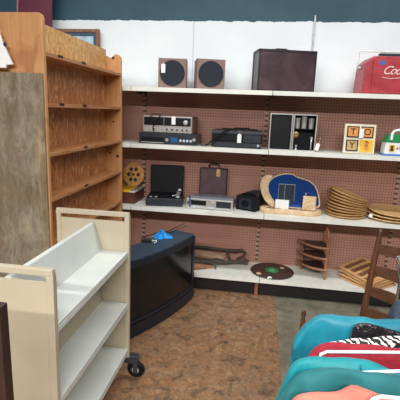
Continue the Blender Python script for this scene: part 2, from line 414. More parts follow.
# dark wooden post in the near left corner
tag(obj('dark_post', B().prism([(-.10, 0), (.004, 0), (0, 1.03), (-.10, 1.034)], 1, -.02, .02), 'darkbrown', None, loc=(-.704, 1.0, 0), bevel=.004),
    'dark brown wooden board standing in front of the near end of the cream cart', 'board')

# ------------------------------------------------------------------ television
P0, P2 = Vector((-.862, 2.475)), Vector((-.495, 3.272)); ch = (P2-P0).normalized(); nr = Vector((ch.y, -ch.x)); LW = (P2-P0).length
tv = thing('television', 'large dark tube television with curved front standing on the floor beside the cart', 'television', ((P0.x+P2.x)/2, (P0.y+P2.y)/2, 0), math.atan2(ch.y, ch.x))
# local: x along the front (near -> far), -y outwards to the viewer
hw = LW/2
def arc(u, off=0): # u in -1..1
    return (u*hw, -(.04*(1-u*u))-off)
NU = 20
us = [-1+2*i/NU for i in range(NU+1)]
TH = .592
foot = [arc(u) for u in us]+[(hw-.012, .20), (-hw+.012, .20)]
obj('shell', B().prism(foot, 2, .012, TH), 'tvshell', tv, bevel=.006)
b = B()
b.grid([[(-hw+.03, .195, .03), (hw-.03, .195, .03), (hw-.03, .195, TH-.012), (-hw+.03, .195, TH-.012)],
        [(-hw+.10, .29, .04), (hw-.10, .29, .04), (hw-.10, .29, TH-.07), (-hw+.10, .29, TH-.07)],
        [(-.20, .37, .06), (.20, .37, .06), (.20, .37, TH-.16), (-.20, .37, TH-.16)]], True)
b.bm.verts.ensure_lookup_table(); b.bm.faces.new(b.bm.verts[-4:])
obj('rear_hump', b, 'tvfront', tv)
def strip(b, u0, u1, z0, z1, o0, o1, n=NU):
    U = [u0+(u1-u0)*i/n for i in range(n+1)]
    poly = [arc(u, o1) for u in U]+[arc(u, o0) for u in U[::-1]]
    b.prism(poly, 2, z0, z1)
b = B(); strip(b, -.985, .985, .50+.03, .575, -.002, .012); strip(b, -.985, -.90, .135, .53, -.002, .012, 3); strip(b, .90, .985, .135, .53, -.002, .012, 3); strip(b, -.985, .985, .115, .14, -.002, .012)
obj('bezel', b, 'tvfront', tv)
b = B(); strip(b, -.90, .90, .14, .53, -.001, .005); obj('screen', b, 'crt', tv)
b = B(); strip(b, -.985, .985, .03, .108, -.002, .016); sp2 = obj('speaker_panel', b, 'tvfront', tv)
b = B(); strip(b, -.97, .97, .0, .025, -.02, -.002); strip(b, -1, 1, .104, .113, -.002, .003); obj('base_rail', b, 'tvfront', tv)

def tvp(x, y, z=TH): # thing on the tv, local to world
    a = tv.rotation_euler.z; v = Matrix.Rotation(a, 4, 'Z') @ Vector((x, y, 0)); return (tv.location.x+v.x, tv.location.y+v.y, z)
# blue rag
def blob(name, loc, rx, ry, h, m, seed, label, cat):
    rnd = random.Random(seed); ph = [rnd.uniform(0, 6.3) for _ in range(8)]; b = B(); rows = []
    for i in range(9):
        t_ = i/8; row = []
        for j in range(36):
            a = 2*PI*j/36
            rr = 1+.18*math.sin(3*a+ph[0])+.12*math.sin(5*a+ph[1])+.06*math.sin(9*a+ph[2])
            q = t_ if i else .02
            z = h*(1-q**2)*(.75+.35*math.sin(4*a*1+ph[3]+5*q)*q+.25*math.sin(2*a+ph[4]))
            row.append((rx*rr*q*math.cos(a), ry*rr*q*math.sin(a), max(z, 0)+.0015))
        rows.append(row)
    bot = [(p[0]*.98, p[1]*.98, .0) for p in rows[-1]]; rows.append(bot)
    V = b.grid(rows, True); b.bm.faces.new(V[0]); b.bm.faces.new(V[-1][::-1])
    return tag(obj(name, b, m, None, True, loc), label, cat)
blob('blue_rag', (-.735, 3.105, TH+.0015), .078, .062, .06, 'bluecloth', 3, 'crumpled bright blue rag on top of the television', 'rag')
r = thing('cable_adapter', 'small black adapter with a short white lead on the near end of the television', 'adapter', (-.815, 2.955, TH+.001), R(-5))
obj('body', B().box(-.035, .035, -.02, .02, 0, .026, .005), 'charcoal', r)
obj('plug', B().box(.035, .05, -.01, .01, .004, .02, .002), 'silver', r)
obj('lead', B().tube([(.05, 0, .012), (.07, .006, .02), (.075, -.012, .012), (.062, -.026, .005)], .003, 6), 'white', r)
tag(obj('antenna_rod', B().tube([(-.735, 3.20, TH+.008), (-.68, 3.27, TH+.028), (-.59, 3.38, TH+.060)], [.006, .005, .003], 8)
        .tube([(-.72, 3.195, TH+.006), (-.65, 3.28, TH+.020), (-.575, 3.36, TH+.040)], .003, 6), 'charcoal', None, True),
    'thin dark twin antenna rods sticking out past the blue rag', 'antenna')
tag(obj('coiled_cable', B().tube([(-.86, 2.94, TH+.005), (-.88, 3.02, TH+.005), (-.86, 3.09, TH+.005), (-.83, 3.13, TH+.005), (-.80, 3.19, TH+.005), (-.77, 3.21, TH+.005)], .004, 6), 'softblack', None, True),
    'black cable lying between the adapter and the blue rag', 'cable')

# ------------------------------------------------------------------ top shelf
Z4, Z3, Z2, Z1 = [z+.0006 for z in SZ[::-1]]
def speaker(loc, rz, label):
    s = thing('loudspeaker', label, 'speaker', loc, rz, 'square loudspeakers on the top shelf')
    w, h, d = .121, .247, .2
    obj('cabinet', B().box(-w, w, .004, d, 0, h), 'walnut', s, bevel=.003)
    obj('front_panel', B().box(-w+.004, w-.004, -.004, .004, .004, h-.004), 'speakerfront', s)
    obj('grille', B().lathe([(0, 0), (.104, 0), (.106, -.003), (.102, -.007), (0, -.009)], (0, -.004, h/2+.002), 40, 1), 'grille', s, True)
    return s
speaker((-.778, 3.55, Z4), R(8), 'square brown loudspeaker with black round grille and a white tag, nearer the bookcase')
speaker((-.448, 3.55, Z4), R(15), 'square brown loudspeaker with black round grille turned slightly, beside the leather case')
price_tag((-.852, 3.524, 1.985), 'white price tag hanging on the left loudspeaker', .035, .075, 0, .025)
c_ = thing('record_case', 'dark maroon leather case with a top handle on the top shelf', 'case', (.180, 3.53, Z4), R(13))
obj('body', B().box(-.238, .232, 0, .22, 0, .322, .006), 'leather', c_)
b = B()
for x in (-.24, .224): b.box(x, x+.012, -.004, .01, 0, .322)
b.box(-.24, .236, -.004, .01, 0, .012).box(-.24, .236, -.004, .01, .31, .326)
b.box(-.243, -.236, 0, .22, .312, .326).box(-.243, -.236, .208, .224, 0, .32)
obj('edging', b, 'leatheredge', c_)
h = obj('handle', B().tube([(-.10, .1, .325), (-.095, .1, .337), (-.07, .1, .343), (.0, .1, .343), (.02, .1, .337), (.025, .1, .325)], .007, 8), 'leatheredge', c_, True)
obj('clasp', B().box(-.135, -.11, -.003, .02, .315, .332), 'silver', c_)
# red cooler
q = thing('metal_cooler', 'worn red metal drinks cooler with white script logo and wire bail handle', 'cooler', (1.00, 3.46, Z4), R(3))
prof = [(-.225, 0), (.26, 0), (.26, .265), (.235, .287), (-.15, .287), (-.20, .268), (-.225, .235)]
b = B(); b.prism([(-.235, 0), (.235, 0), (.235, .24), (.20, .286), (-.17, .286), (-.225, .235)], 1, .03, .30); obj('tub', b, 'coolred', q, bevel=.008)
obj('front_panel', B().prism([(-.168, .006), (.19, .006), (.19, .26), (.17, .284), (-.155, .284), (-.168, .27)], 1, .014, .032), 'coolred', q, bevel=.004)
obj('handle', B().tube([(-.255, .15, .20), (-.252, .15, .32), (-.24, .15, .335), (-.12, .15, .335), (.12, .15, .332), (.24, .15, .332), (.25, .15, .32), (.252, .15, .20)], .005, 8)
    .lathe([(0, -.258), (.014, -.258), (.014, -.234), (0, -.234)], (0, .15, .205), 10, 0).lathe([(0, .234), (.014, .234), (.014, .258), (0, .258)], (0, .15, .205), 10, 0), 'silver', q, True)
obj('latch', B().box(-.10, .09, .13, .17, .286, .322, .006), 'charcoal', q)
text('logo', 'Coca-Cola', .088, 'logopink', q, (.058, .0125, .178), (PI/2, 0, 0), .45, .001, .0005, .82)
obj('logo_swash', B().tube([(-.10, .0125, .128), (-.04, .0125, .118), (.04, .0125, .126), (.13, .0125, .140)], .003, 6), 'logopink', q)
obj('blue_sticker', B().lathe([(0, 0), (.018, 0), (.018, -.0015), (0, -.0015)], (-.105, .0137, .235), 16, 1), 'bluepaper', q)

# ------------------------------------------------------------------ second shelf
d = thing('cassette_deck', 'dark grey cassette deck with blue display under the silver receiver', 'cassette deck', (-.795, 3.49, Z3), R(-1))
obj('case', B().box(-.255, .255, .01, .27, .004, .095), 'darkgrey', d, bevel=.003)
obj('front_panel', B().box(-.257, .257, 0, .01, .002, .098), 'charcoal', d, bevel=.002)
obj('cassette_door', B().box(-.235, -.035, -.004, 0, .022, .058), 'black', d)
obj('button_row', B().box(-.235, -.035, -.003, 0, .01, .016), 'silver', d)
obj('display', B().box(.03, .085, -.003, 0, .022, .062), 'navy_display', d)
for x in (.115, .145, .175, .205): obj('button', B().box(x-.009, x+.009, -.006, 0, .028, .048, .001), 'paleplastic', d)
obj('knob', B().lathe([(0, 0), (.014, 0), (.013, -.014), (0, -.014)], (-.003, 0, .04), 16, 1), 'silver', d, True)
obj('knob', B().lathe([(0, 0), (.014, 0), (.013, -.014), (0, -.014)], (.235, 0, .05), 16, 1), 'silver', d, True)
r = thing('receiver', 'vintage silver stereo receiver with black dial stacked on the cassette deck', 'receiver', (-.803, 3.50, Z3+.0985), R(-2))
obj('cabinet', B().box(-.219, .219, .008, .26, 0, .145), 'walnut', r, bevel=.003)
obj('front_panel', B().box(-.215, .215, 0, .008, .003, .142), 'silver', r, bevel=.002)
dl = obj('dial_glass', B().box(-.207, .207, -.003, 0, .062, .132), 'black', r)
obj('tuning_scale', B().box(-.03, -.027, -.004, -.003, .065, .13), 'silver', dl)
obj('tuning_knob', B().lathe([(0, 0), (.021, 0), (.019, -.02), (0, -.022)], (.165, -.003, .093), 20, 1), 'silver', r, True)
for x in (-.12, 0.0, .045, .09, .135, .175): obj('knob', B().lathe([(0, 0), (.009, 0), (.008, -.014), (0, -.014)], (x, 0, .03), 12, 1), 'darkgrey', r, True)
tag(obj('power_cord', B().tube([(-.98, 3.47, 1.50), (-.955, 3.473, 1.535), (-.93, 3.495, 1.565), (-.88, 3.54, 1.567), (-.86, 3.50, 1.561), (-.90, 3.474, 1.51), (-.925, 3.474, 1.45), (-.915, 3.472, 1.42)], .0045, 6), 'softblack', None, True),
    'black power cord looped over the top of the silver receiver', 'cord')
price_tag((-.745, 3.488, 1.553), 'white price tag on the dial of the silver receiver', .034, .07, 0, 0)

v = thing('video_recorder', 'black video recorder with tangled cable and a tag', 'video recorder', (-.20, 3.49, Z3), R(-.5))
obj('case', B().box(-.212, .212, .008, .28, .01, .145), 'black', v, bevel=.004)
obj('top_edge', B().box(-.213, .213, 0, .008, .118, .142), 'darkgrey', v)
obj('tape_door', B().box(-.20, .05, -.003, .008, .062, .112), 'softblack', v)
obj('control_panel', B().box(.06, .205, -.003, .008, .05, .112), 'charcoal', v)
obj('lower_panel', B().box(-.213, .213, -.006, .008, .008, .044), 'charcoal', v)
obj('knob', B().lathe([(0, 0), (.012, 0), (.011, -.01), (0, -.01)], (.185, -.006, .027), 14, 1), 'silver', v, True)
for x in (-.19, .19):
    obj('foot', B().box(x-.015, x+.015, .02, .05, 0, .01), 'softblack', v)
    obj('foot', B().box(x-.015, x+.015, .23, .26, 0, .01), 'softblack', v)
tag(obj('video_cable', B().tube([(-.50, 3.475, 1.3165), (-.44, 3.472, 1.33), (-.40, 3.475, 1.37), (-.34, 3.472, 1.42), (-.28, 3.48, 1.463), (-.2, 3.55, 1.468), (-.08, 3.58, 1.468), (-.03, 3.53, 1.466), (-.12, 3.51, 1.468), (-.25, 3.53, 1.466), (-.33, 3.60, 1.465)], .006, 6)
    .tube([(-.46, 3.462, 1.316), (-.41, 3.46, 1.33), (-.36, 3.466, 1.385), (-.30, 3.47, 1.43), (-.22, 3.52, 1.476), (-.10, 3.56, 1.478)], .004, 6), 'softblack', None, True),
    'black cables draped across the top and front corner of the video recorder', 'cable')
price_tag((-.175, 3.474, 1.43), 'white price tag hanging on the black video recorder', .034, .075, 0, .03)

# open bar case
bc = thing('travel_bar_case', 'black travel bar case standing open with metal rims on the second shelf', 'case', (.26, 3.475, Z3), R(2))
for x0, x1, nm in ((-.19, -.005, 'left_half'), (.0, .19, 'right_half')):
    b = B(); y0, y1 = .0, .10
    b.box(x0, x1, y1-.006, y1, 0, .30).box(x0, x0+.006, y0+.004, y1-.006, 0, .30).box(x1-.006, x1, y0+.004, y1-.006, 0, .30).box(x0+.006, x1-.006, y0+.004, y1-.006, 0, .006).box(x0+.006, x1-.006, y0+.004, y1-.006, .294, .30)
    half = obj('case_half', b, 'softblack', bc)
    w = .009
    obj('metal_rim', B().box(x0, x0+w, y0, y0+.004, 0, .30).box(x1-w, x1, y0, y0+.004, 0, .30).box(x0+w, x1-w, y0, y0+.004, 0, w).box(x0+w, x1-w, y0, y0+.004, .291, .30), 'silver', half)
obj('lining_shelf', B().box(.006, .184, .012, .094, .178, .184), 'black', bc)
obj('lining_panel', B().box(-.175, -.02, .02, .093, .012, .285), 'black', bc)
obj('clasp', B().box(.19, .20, .01, .03, .14, .19), 'brass', bc)
def bcp(x, y, z): 
    v_ = Matrix.Rotation(R(2), 4, 'Z') @ Vector((x, y, 0)); return (.26+v_.x, 3.475+v_.y, Z3+z)
for x, lab, h in ((.038, 'first silver cup from the case hinge', .085), (.092, 'middle silver cup, the largest, in the open bar case', .10), (.15, 'silver cup nearest the outer edge of the open bar case', .085)):
    tag(obj('metal_cup', B().lathe([(0, 0), (.019, 0), (.023, h*.9), (.0245, h), (.021, h), (.018, .006), (0, .006)], (0, 0, 0), 18), 'silver', None, True, bcp(x, .052, .1845)), lab, 'cup', 'silver cups in the bar case')
tag(obj('brass_opener', B().lathe([(0, 0), (.026, 0), (.026, -.01), (.012, -.013), (0, -.01)], (0, 0, 0), 20, 1), 'brass', None, True, bcp(.035, .09, .13)), 'round brass disc in the lower part of the open bar case', 'opener')
tag(obj('small_jigger', B().lathe([(0, 0), (.014, 0), (.008, .018), (.014, .04), (0, .04)], (0, 0, 0), 14), 'silver', None, True, bcp(.04, .05, .0065)), 'small silver jigger on the floor of the open bar case', 'jigger')
tag(obj('bottle_opener', B().box(-.006, .006, -.002, .002, 0, .09, .002).lathe([(0, -.002), (.012, -.002), (.012, .002), (0, .002)], (0, 0, .1), 14, 1), 'silver', None, True, bcp(.165, .06, .0065)), 'slim silver opener upright beside the outer rim of the bar case', 'opener')
price_tag((.474, 3.47, 1.383), 'white price tag hung beside the open bar case', .03, .06, 0, .05, R(14))

# TOY plaque
ty = thing('toy_plaque', 'cream square plaque of four blocks spelling TOY', 'plaque', (.80, 3.50, Z3+.003), 0)
ty.rotation_euler = (R(-6), 0, 0)
s_ = .1225
obj('board', B().box(-s_, s_, .0, .02, 0, .236), plain('plaque_cream', (226, 216, 190), .5, 0, .05), ty, bevel=.003)
cells = [(-.056, .173, 'T', 'orange'), (.056, .173, 'O', 'orange'), (-.056, .063, 'Y', 'buff'), (.056, .063, '', 'yellow')]
for x, z, ch_, m_ in cells:
    if ch_:
        fr = obj('block_border', B().box(-.048, .048, -.004, .001, -.046, .046), 'ink', ty, loc=(x, 0, z))
        obj('block_face', B().box(-.038, .038, -.007, -.003, -.036, .036), m_, fr)
        text('letter', ch_, .07, 'ink', fr, (0, -.0072, 0), ext=.0008, off=.001)
    else:
        fr = obj('block_face', B().box(-.050, .050, -.005, .001, -.049, .049), 'yellow', ty, loc=(x, 0, z))
        b = B()
        for (u, w_, r_) in ((0, .012, .017), (0, -.014, .022), (-.014, .027, .006), (.014, .027, .006)): b.lathe([(0, -.005), (r_, -.005), (r_, -.0075), (0, -.0075)], (u, 0, w_), 16, 1)
        obj('bear_shape', b, 'orange', fr)
        obj('bow', B().box(-.012, .012, -.0085, -.005, .031, .038), 'ink', fr)
price_tag((.803, 3.482, 1.515), 'white price sticker card on the middle of the TOY plaque', .034, .075, 0, 0)

# toy doctor kit / lunch box
kt = thing('toy_case', 'white plastic toy carry case with green roof and white handle', 'toy case', (1.10, 3.47, Z3), R(0))
obj('body', B().prism([(-.11, .012), (.11, .012), (.105, .105), (-.105, .105)], 1, 0, .12), 'white', kt, bevel=.006)
obj('base', B().box(-.116, .116, -.004, .124, 0, .014, .003), 'bluetrim', kt)
obj('roof', B().prism([(-.108, .105), (.108, .105), (.088, .170), (-.082, .170)], 1, -.003, .123), 'green', kt, bevel=.005)
obj('handle', B().tube([(-.066, .0, .125), (-.066, .0, .175), (-.052, .0, .196), (-.02, .0, .205), (.03, .0, .205), (.06, .0, .196), (.072, .0, .175), (.072, .0, .125)], .011, 10), 'white', kt, True)
obj('window_sticker', B().box(-.075, -.035, -.0045, 0, .032, .088), 'yellow', kt)
obj('sticker_figure', B().box(-.067, -.043, -.006, -.004, .040, .060, .001).lathe([(0, -.004), (.011, -.004), (.011, -.006), (0, -.006)], (-.055, 0, .072), 12, 1), 'ink', kt)
b = B()
x = -.022
for k_ in range(6):
    b.tube([(x, -.003, .052), (x+.007, -.003, .074), (x+.014, -.003, .052)], .0025, 5); x += .018
obj('red_lettering', b, 'redprint', kt)

# ------------------------------------------------------------------ third shelf
pq = thing('wall_plaque', 'octagonal honey wooden plaque with dark cut-out pattern standing on the yellow-topped wooden box', 'plaque', (-1.185, 3.735, Z2+.1175), R(-3)); pq.rotation_euler.x = R(-10)
r_ = .115; oc = [(r_*math.cos(R(22.5+45*i))*.92, .115+r_*math.sin(R(22.5+45*i))) for i in range(8)]
obj('board', B().prism(oc, 1, 0, .014), 'honey', pq, bevel=.003)
b = B()
for a in range(0, 360, 60):
    u, w_ = .048*math.cos(R(a)), .115+.058*math.sin(R(a))
    b.lathe([(0, 0), (.018, 0), (.018, -.002), (0, -.002)], (u, 0, w_), 10, 1)
b.tube([(-.045, -.001, .115), (.0, -.001, .16), (.045, -.001, .115), (0, -.001, .07)], .008, 5, True).lathe([(0, 0), (.014, 0), (.014, -.002), (0, -.002)], (0, 0, .115), 12, 1)
obj('cutout_pattern', b, 'ink', pq)
obj('rim', B().prism([(x*1.06, .1145+(z-.115)*1.05) for x, z in oc], 1, .002, .011), 'honey', pq)
bxw = thing('wooden_box', 'dark reddish wooden box with yellow and striped top beside the bookcase', 'box', (-1.20, 3.50, Z2))
obj('body', B().box(-.11, .11, 0, .30, 0, .105, .003), 'redwood', bxw)
obj('lid', B().box(-.11, .058, 0, .30, .1055, .116, .002), 'yellow', bxw)
obj('striped_lid', B().box(.059, .11, 0, .30, .1055, .114, .002), 'paper', bxw)
b = B()
for k_ in range(9): b.box(.060, .109, .008+k_*.032, .024+k_*.032, .1142, .1155)
obj('lid_stripes', b, 'ink', bxw)

tt = thing('record_player', 'portable black record player with its lid standing open', 'record player', (-.815, 3.49, Z2), R(8))
obj('base', B().box(-.165, .165, 0, .25, .004, .072), 'charcoal', tt, bevel=.004)
obj('deck_top', B().box(-.158, .158, .008, .242, .073, .079), 'softblack', tt)
obj('platter', B().lathe([(0, .079), (.105, .079), (.105, .086), (.1, .089), (0, .089)], (-.02, .125, 0), 32), 'black', tt, True)
obj('tone_arm', B().tube([(.118, .20, .10), (.12, .08, .102), (.09, .035, .098), (.075, .03, .094)], .005, 7).lathe([(0, .079), (.022, .079), (.02, .105), (0, .105)], (.118, .20, 0), 16), 'silver', tt, True)
obj('knob', B().lathe([(0, .079), (.02, .079), (.018, .097), (0, .099)], (.12, .035, 0), 16), 'silver', tt, True)
for x in (-.12, -.075): obj('control', B().box(x-.012, x+.012, .014, .024, .079, .088), 'silver', tt)
ld = obj('lid', B().prism([(-.155, .0), (.155, .0), (.158, .25), (.148, .262), (-.148, .262), (-.158, .25)], 1, 0, .055), 'softblack', tt, bevel=.006, loc=(0, .245, .078)); ld.rotation_euler.x = R(-4)
obj('front_trim', B().box(-.150, .150, -.002, 0, .058, .062), 'darkgrey', tt)
price_tag((-.70, 3.62, .90), 'small white price tag on the lid edge of the record player', .026, .016, 0, 0)

cd = thing('silver_cassette_deck', 'silver cassette deck with black tape window on the third shelf', 'cassette deck', (-.405, 3.485, Z2), R(-1.5))
obj('case', B().box(-.203, .203, .008, .25, .006, .088), plain('bluegrey_case', (150, 164, 176), .35, .3, .05), cd, bevel=.003)
obj('front_panel', B().box(-.208, .208, 0, .008, .004, .091), 'silver', cd, bevel=.002)
obj('tape_window', B().box(-.165, -.03, -.003, 0, .036, .078), 'black', cd)
obj('level_meters', B().box(.06, .19, -.003, 0, .024, .080), 'charcoal', cd)
for x in (-.06, -.10, -.14, .0, .03): obj('key', B().box(x-.014, x+.014, -.01, 0, .012, .024, .001), 'paleplastic', cd)
obj('knob', B().lathe([(0, 0), (.010, 0), (.009, -.012), (0, -.012)], (.035, 0, .062), 14, 1), 'silver', cd, True)
obj('dial', B().lathe([(0, 0), (.010, 0), (.009, -.012), (0, -.012)], (-.19, 0, .055), 14, 1), 'charcoal', cd, True)
for x in (-.17, .17): obj('foot', B().box(x-.015, x+.015, .02, .25, 0, .006), 'softblack', cd)
tag(obj('blue_ribbon', B().tube([(-.60, 3.56, .856), (-.585, 3.51, .853), (-.578, 3.479, .842), (-.582, 3.475, .80), (-.575, 3.474, .775)], .007, 6), plain('blue_strap', (52, 70, 130), .6), None, True),
    'short dark blue strap over the left corner of the silver cassette deck', 'strap')
bg = thing('record_bag', 'flat brown carrying bag standing upright behind the silver cassette deck', 'bag', (-.41, 3.79, Z2)); 
obj('body', B().box(-.128, .128, -.03, .02, 0, .335, .008), 'bagbrown', bg)
obj('edging', B().tube([(-.126, -.032, .01), (-.126, -.032, .33), (.126, -.032, .33), (.126, -.032, .01)], .004, 6), 'leatheredge', bg)
obj('handle', B().tube([(-.045, 0, .332), (-.045, 0, .36), (-.03, 0, .375), (.03, 0, .375), (.045, 0, .36), (.045, 0, .332)], .006, 8), 'softblack', bg, True)
price_tag((-.365, 3.752, 1.085), 'buff price tag hanging on the brown bag handle', .036, .07, 0, .03).children[0].data.materials[0] = M['buff']

cm = thing('camera_box', 'black box-shaped camera with rounded hood on the third shelf', 'camera', (-.058, 3.60, Z2), R(-24))
obj('body', B().box(-.105, .09, -.06, .09, 0, .13, .006), 'softblack', cm)
obj('hood', B().prism([(-.06, .13), (.09, .13), (.09, .158), (.05, .172), (-.01, .168), (-.05, .15)], 1, -.055, .085), 'black', cm, bevel=.004)
obj('front_plate', B().box(-.07, .05, -.066, -.06, .02, .11), 'charcoal', cm)
obj('lens', B().lathe([(0, 0), (.032, 0), (.030, -.018), (.022, -.02), (.02, -.012), (0, -.012)], (-.01, -.066, .066), 22, 1), 'black', cm, True)
obj('strap', B().tube([(.085, -.05, .13), (.12, -.075, .10), (.11, -.09, .05), (.08, -.095, .01)], .005, 6), 'softblack', cm, True)

# freeform mirror
mr = thing('freeform_mirror', 'freeform blue-tinted dresser mirror in a pale live-edge wood base', 'mirror', (.31, 3.62, Z2))
def loc2(pts): return [(x-.31, z-Z2) for x, z in pts]
def smooth_poly(pts, n=4):
    for _ in range(n):
        q = []
        for i, a in enumerate(pts):
            b_ = pts[(i+1) % len(pts)]
            q += [(a[0]*.75+b_[0]*.25, a[1]*.75+b_[1]*.25), (a[0]*.25+b_[0]*.75, a[1]*.25+b_[1]*.75)]
        pts = q
    return pts
out = smooth_poly(loc2([(.135, .80), (.088, .90), (.075, .98), (.125, 1.06), (.20, 1.095), (.29, 1.106), (.35, 1.068), (.45, 1.052), (.52, .99), (.555, .88), (.56, .80), (.35, .79)]), 3)
ctr = (sum(p[0] for p in out)/len(out), sum(p[1] for p in out)/len(out))
inn = [(ctr[0]+(x-ctr[0])*.955, ctr[1]+(z-ctr[1])*.945) for x, z in out]
obj('back_board', B().prism(out, 1, .006, .018), 'slabwood', mr)
rim = B(); V1 = [[(x, -.008, z) for x, z in out], [(x, -.008, z) for x, z in inn], [(x, .006, z) for x, z in inn], [(x, .006, z) for x, z in out], [(x, -.008, z) for x, z in out]]
rim.grid(V1, True); obj('frame_rim', rim, 'slabwood', mr)
obj('mirror_glass', B().prism(inn, 1, .0005, .006), 'mirror', mr)
gp = obj('reflection_pane', B().box(-.118, .02, -.001, .0005, .10, .245), 'reflectiongrey', mr)  # reflection in the glass, painted as a grey rectangle
obj('reflection_outline', B().box(-.12, -.118, -.002, .0, .098, .25).box(.02, .022, -.002, 0, .098, .25).box(-.066, -.064, -.002, 0, .1, .25).box(-.12, .022, -.002, 0, .246, .249), 'paleplastic', gp)  # pale edges of the painted reflection
cres = smooth_poly(loc2([(.155, .785), (.09, .83), (.045, .90), (.022, .98), (.035, 1.05), (.085, 1.085), (.14, 1.075), (.105, 1.03), (.098, .96), (.125, .89), (.17, .84)]), 3)
obj('slab_side', B().prism(cres, 1, -.03, .0), 'slabwood', mr, bevel=.006)
base = smooth_poly([(-.29, -.06), (-.22, -.125), (-.12, -.12), (-.03, -.095), (.07, -.13), (.19, -.12), (.265, -.06), (.25, .04), (.0, .05), (-.24, .05)], 3)
obj('tray_base', B().prism(base, 2, 0, .042), 'slabwood', mr, bevel=.008)
for cx_, cy_, a_, b_ in ((-.15, -.07, .07, .03), (.0, -.05, .06, .022), (.14, -.075, .07, .028)):
    pts = [(cx_+a_*math.cos(2*PI*i/24), cy_+b_*math.sin(2*PI*i/24)) for i in range(24)]
    obj('tray_hollow', B().prism(pts, 2, .0415, .0432), plain('hollow_brown', (120, 84, 56), .5), mr)
tag(obj('white_card', B().box(-.058, .058, -.003, .003, 0, .078), 'paper', None, loc=(.225, 3.545, Z2+.0435)), 'blank white card propped in front of the blue mirror', 'card')
wb = thing('wooden_tablet', 'pale wooden block with a short peg in front of the blue mirror', 'block', (.455, 3.55, Z2+.0435))
obj('block', B().box(-.055, .055, -.015, .015, 0, .122, .003), 'slabwood', wb)
obj('peg', B().tube([(-.035, 0, .12), (-.035, 0, .150)], .005, 8), 'honey', wb)

# wicker plates
def wicker(r=.17):
    b = B(); rings = [(.0, .006), (r*.35, .006), (r*.7, .007), (r*.85, .014), (r*.95, .022), (r, .024), (r*1.01, .018), (r*.96, .010), (r*.86, .002), (r*.7, .0), (0, 0)]
    b.lathe(rings, (0, 0, 0), 40)
    return b
w0 = None
words = ['bottom', 'second lowest', 'third lowest', 'fourth lowest', 'middle', 'fourth from top', 'third from top', 'second from top', 'topmost']
for i in range(9):
    if w0 is None: o = w0 = obj('wicker_plate', wicker(), 'wicker', None, True)
    else: o = w0.copy(); C.objects.link(o)
    a = max(0, i-1)*2.5
    o.location = (.785+random.uniform(-.003, .003), 3.642+random.uniform(-.004, .004), Z2+.002+i*.0215+math.sin(R(a))*.02); o.rotation_euler = (R(-a*.1), R(a), random.uniform(0, 6))
    o.rotation_mode = 'XYZ'
    o.rotation_euler = (0, R(a), 0)
    tag(o, 'round wicker plate holder, %s of the tall stack of nine' % words[i], 'wicker plate', 'wicker plate holders in the tall stack')
w1 = None
for i, wd in enumerate(('lowest', 'middle', 'uppermost')):
    if w1 is None: o = w1 = obj('wicker_plate', wicker(.195), 'wicker', None, True)
    else: o = w1.copy(); C.objects.link(o)
    o.location = (1.155+.004*i, 3.618, Z2+.002+.024*i+.004*i); o.rotation_euler = (R(1.5*i), R(1.2*i), 0)
    tag(o, 'wide round wicker tray, %s of the low stack at the far right' % wd, 'wicker plate', 'wicker trays in the low stack')
price_tag((.965, 3.50, .815), 'small white price tag between the two wicker stacks', .03, .03, 0, .02, R(20))

# ------------------------------------------------------------------ bottom shelf
ZB = Z1
tag(obj('tan_log', B().tube([(-.70, 3.75, ZB+.075), (-.5, 3.74, ZB+.072), (-.34, 3.74, ZB+.06), (-.27, 3.75, ZB+.05)], [.042, .040, .034, .018], 12), 'bark', None, True),
    'pale tan driftwood log lying at the back of the bottom shelf', 'driftwood')
tag(obj('dark_branch', B().tube([(-.70, 3.80, ZB+.125), (-.45, 3.80, ZB+.12), (-.25, 3.79, ZB+.115), (-.17, 3.78, ZB+.12), (-.10, 3.77, ZB+.14), (-.07, 3.765, ZB+.115), (-.085, 3.76, ZB+.08), (-.15, 3.755, ZB+.05)], [.016, .016, .015, .018, .014, .013, .012, .01], 10)
    .tube([(-.25, 3.78, ZB+.115), (-.23, 3.76, ZB+.07), (-.20, 3.755, ZB+.012)], .012, 8).tube([(-.66, 3.80, ZB+.11), (-.66, 3.80, ZB+.012)], .012, 8), 'twig', None, True),
    'dark twisted branch arching behind the tan log on the bottom shelf', 'driftwood')
tag(obj('gnarled_driftwood', B().tube([(-.66, 3.60, ZB+.03), (-.52, 3.62, ZB+.045), (-.42, 3.635, ZB+.035), (-.33, 3.66, ZB+.045), (-.25, 3.68, ZB+.03), (-.17, 3.70, ZB+.04), (-.09, 3.72, ZB+.035), (-.04, 3.73, ZB+.028)], [.028, .036, .026, .03, .02, .02, .018, .02], 10)
    .tube([(-.42, 3.63, ZB+.03), (-.36, 3.60, ZB+.05), (-.335, 3.58, ZB+.03), (-.33, 3.56, ZB+.008)], [.018, .014, .01, .007], 8)
    .tube([(-.10, 3.70, ZB+.04), (-.07, 3.73, ZB+.06), (-.04, 3.75, ZB+.04)], [.012, .014, .018], 8), 'drift', None, True),
    'knotted grey driftwood piece lying along the middle of the bottom shelf', 'driftwood')
tag(obj('split_root', B().tube([(-.64, 3.53, ZB+.024), (-.52, 3.52, ZB+.03), (-.44, 3.55, ZB+.022), (-.36, 3.59, ZB+.012)], [.022, .03, .022, .012], 10), 'brownwood', None, True),
    'short reddish brown root near the shelf edge beside the television', 'driftwood')
tr = thing('round_tray', 'round dark brown wooden tray with a green centre on the bottom shelf', 'tray', (.190, 3.635, ZB))
obj('disc', B().lathe([(0, 0), (.185, 0), (.197, .004), (.199, .010), (.193, .014), (.184, .012), (0, .012)], (0, 0, 0), 48), 'traywood', tr, True)
obj('green_label', B().lathe([(0, .0122), (.066, .0122), (.064, .0135), (0, .0138)], (0, .01, 0), 28), 'green', tr)
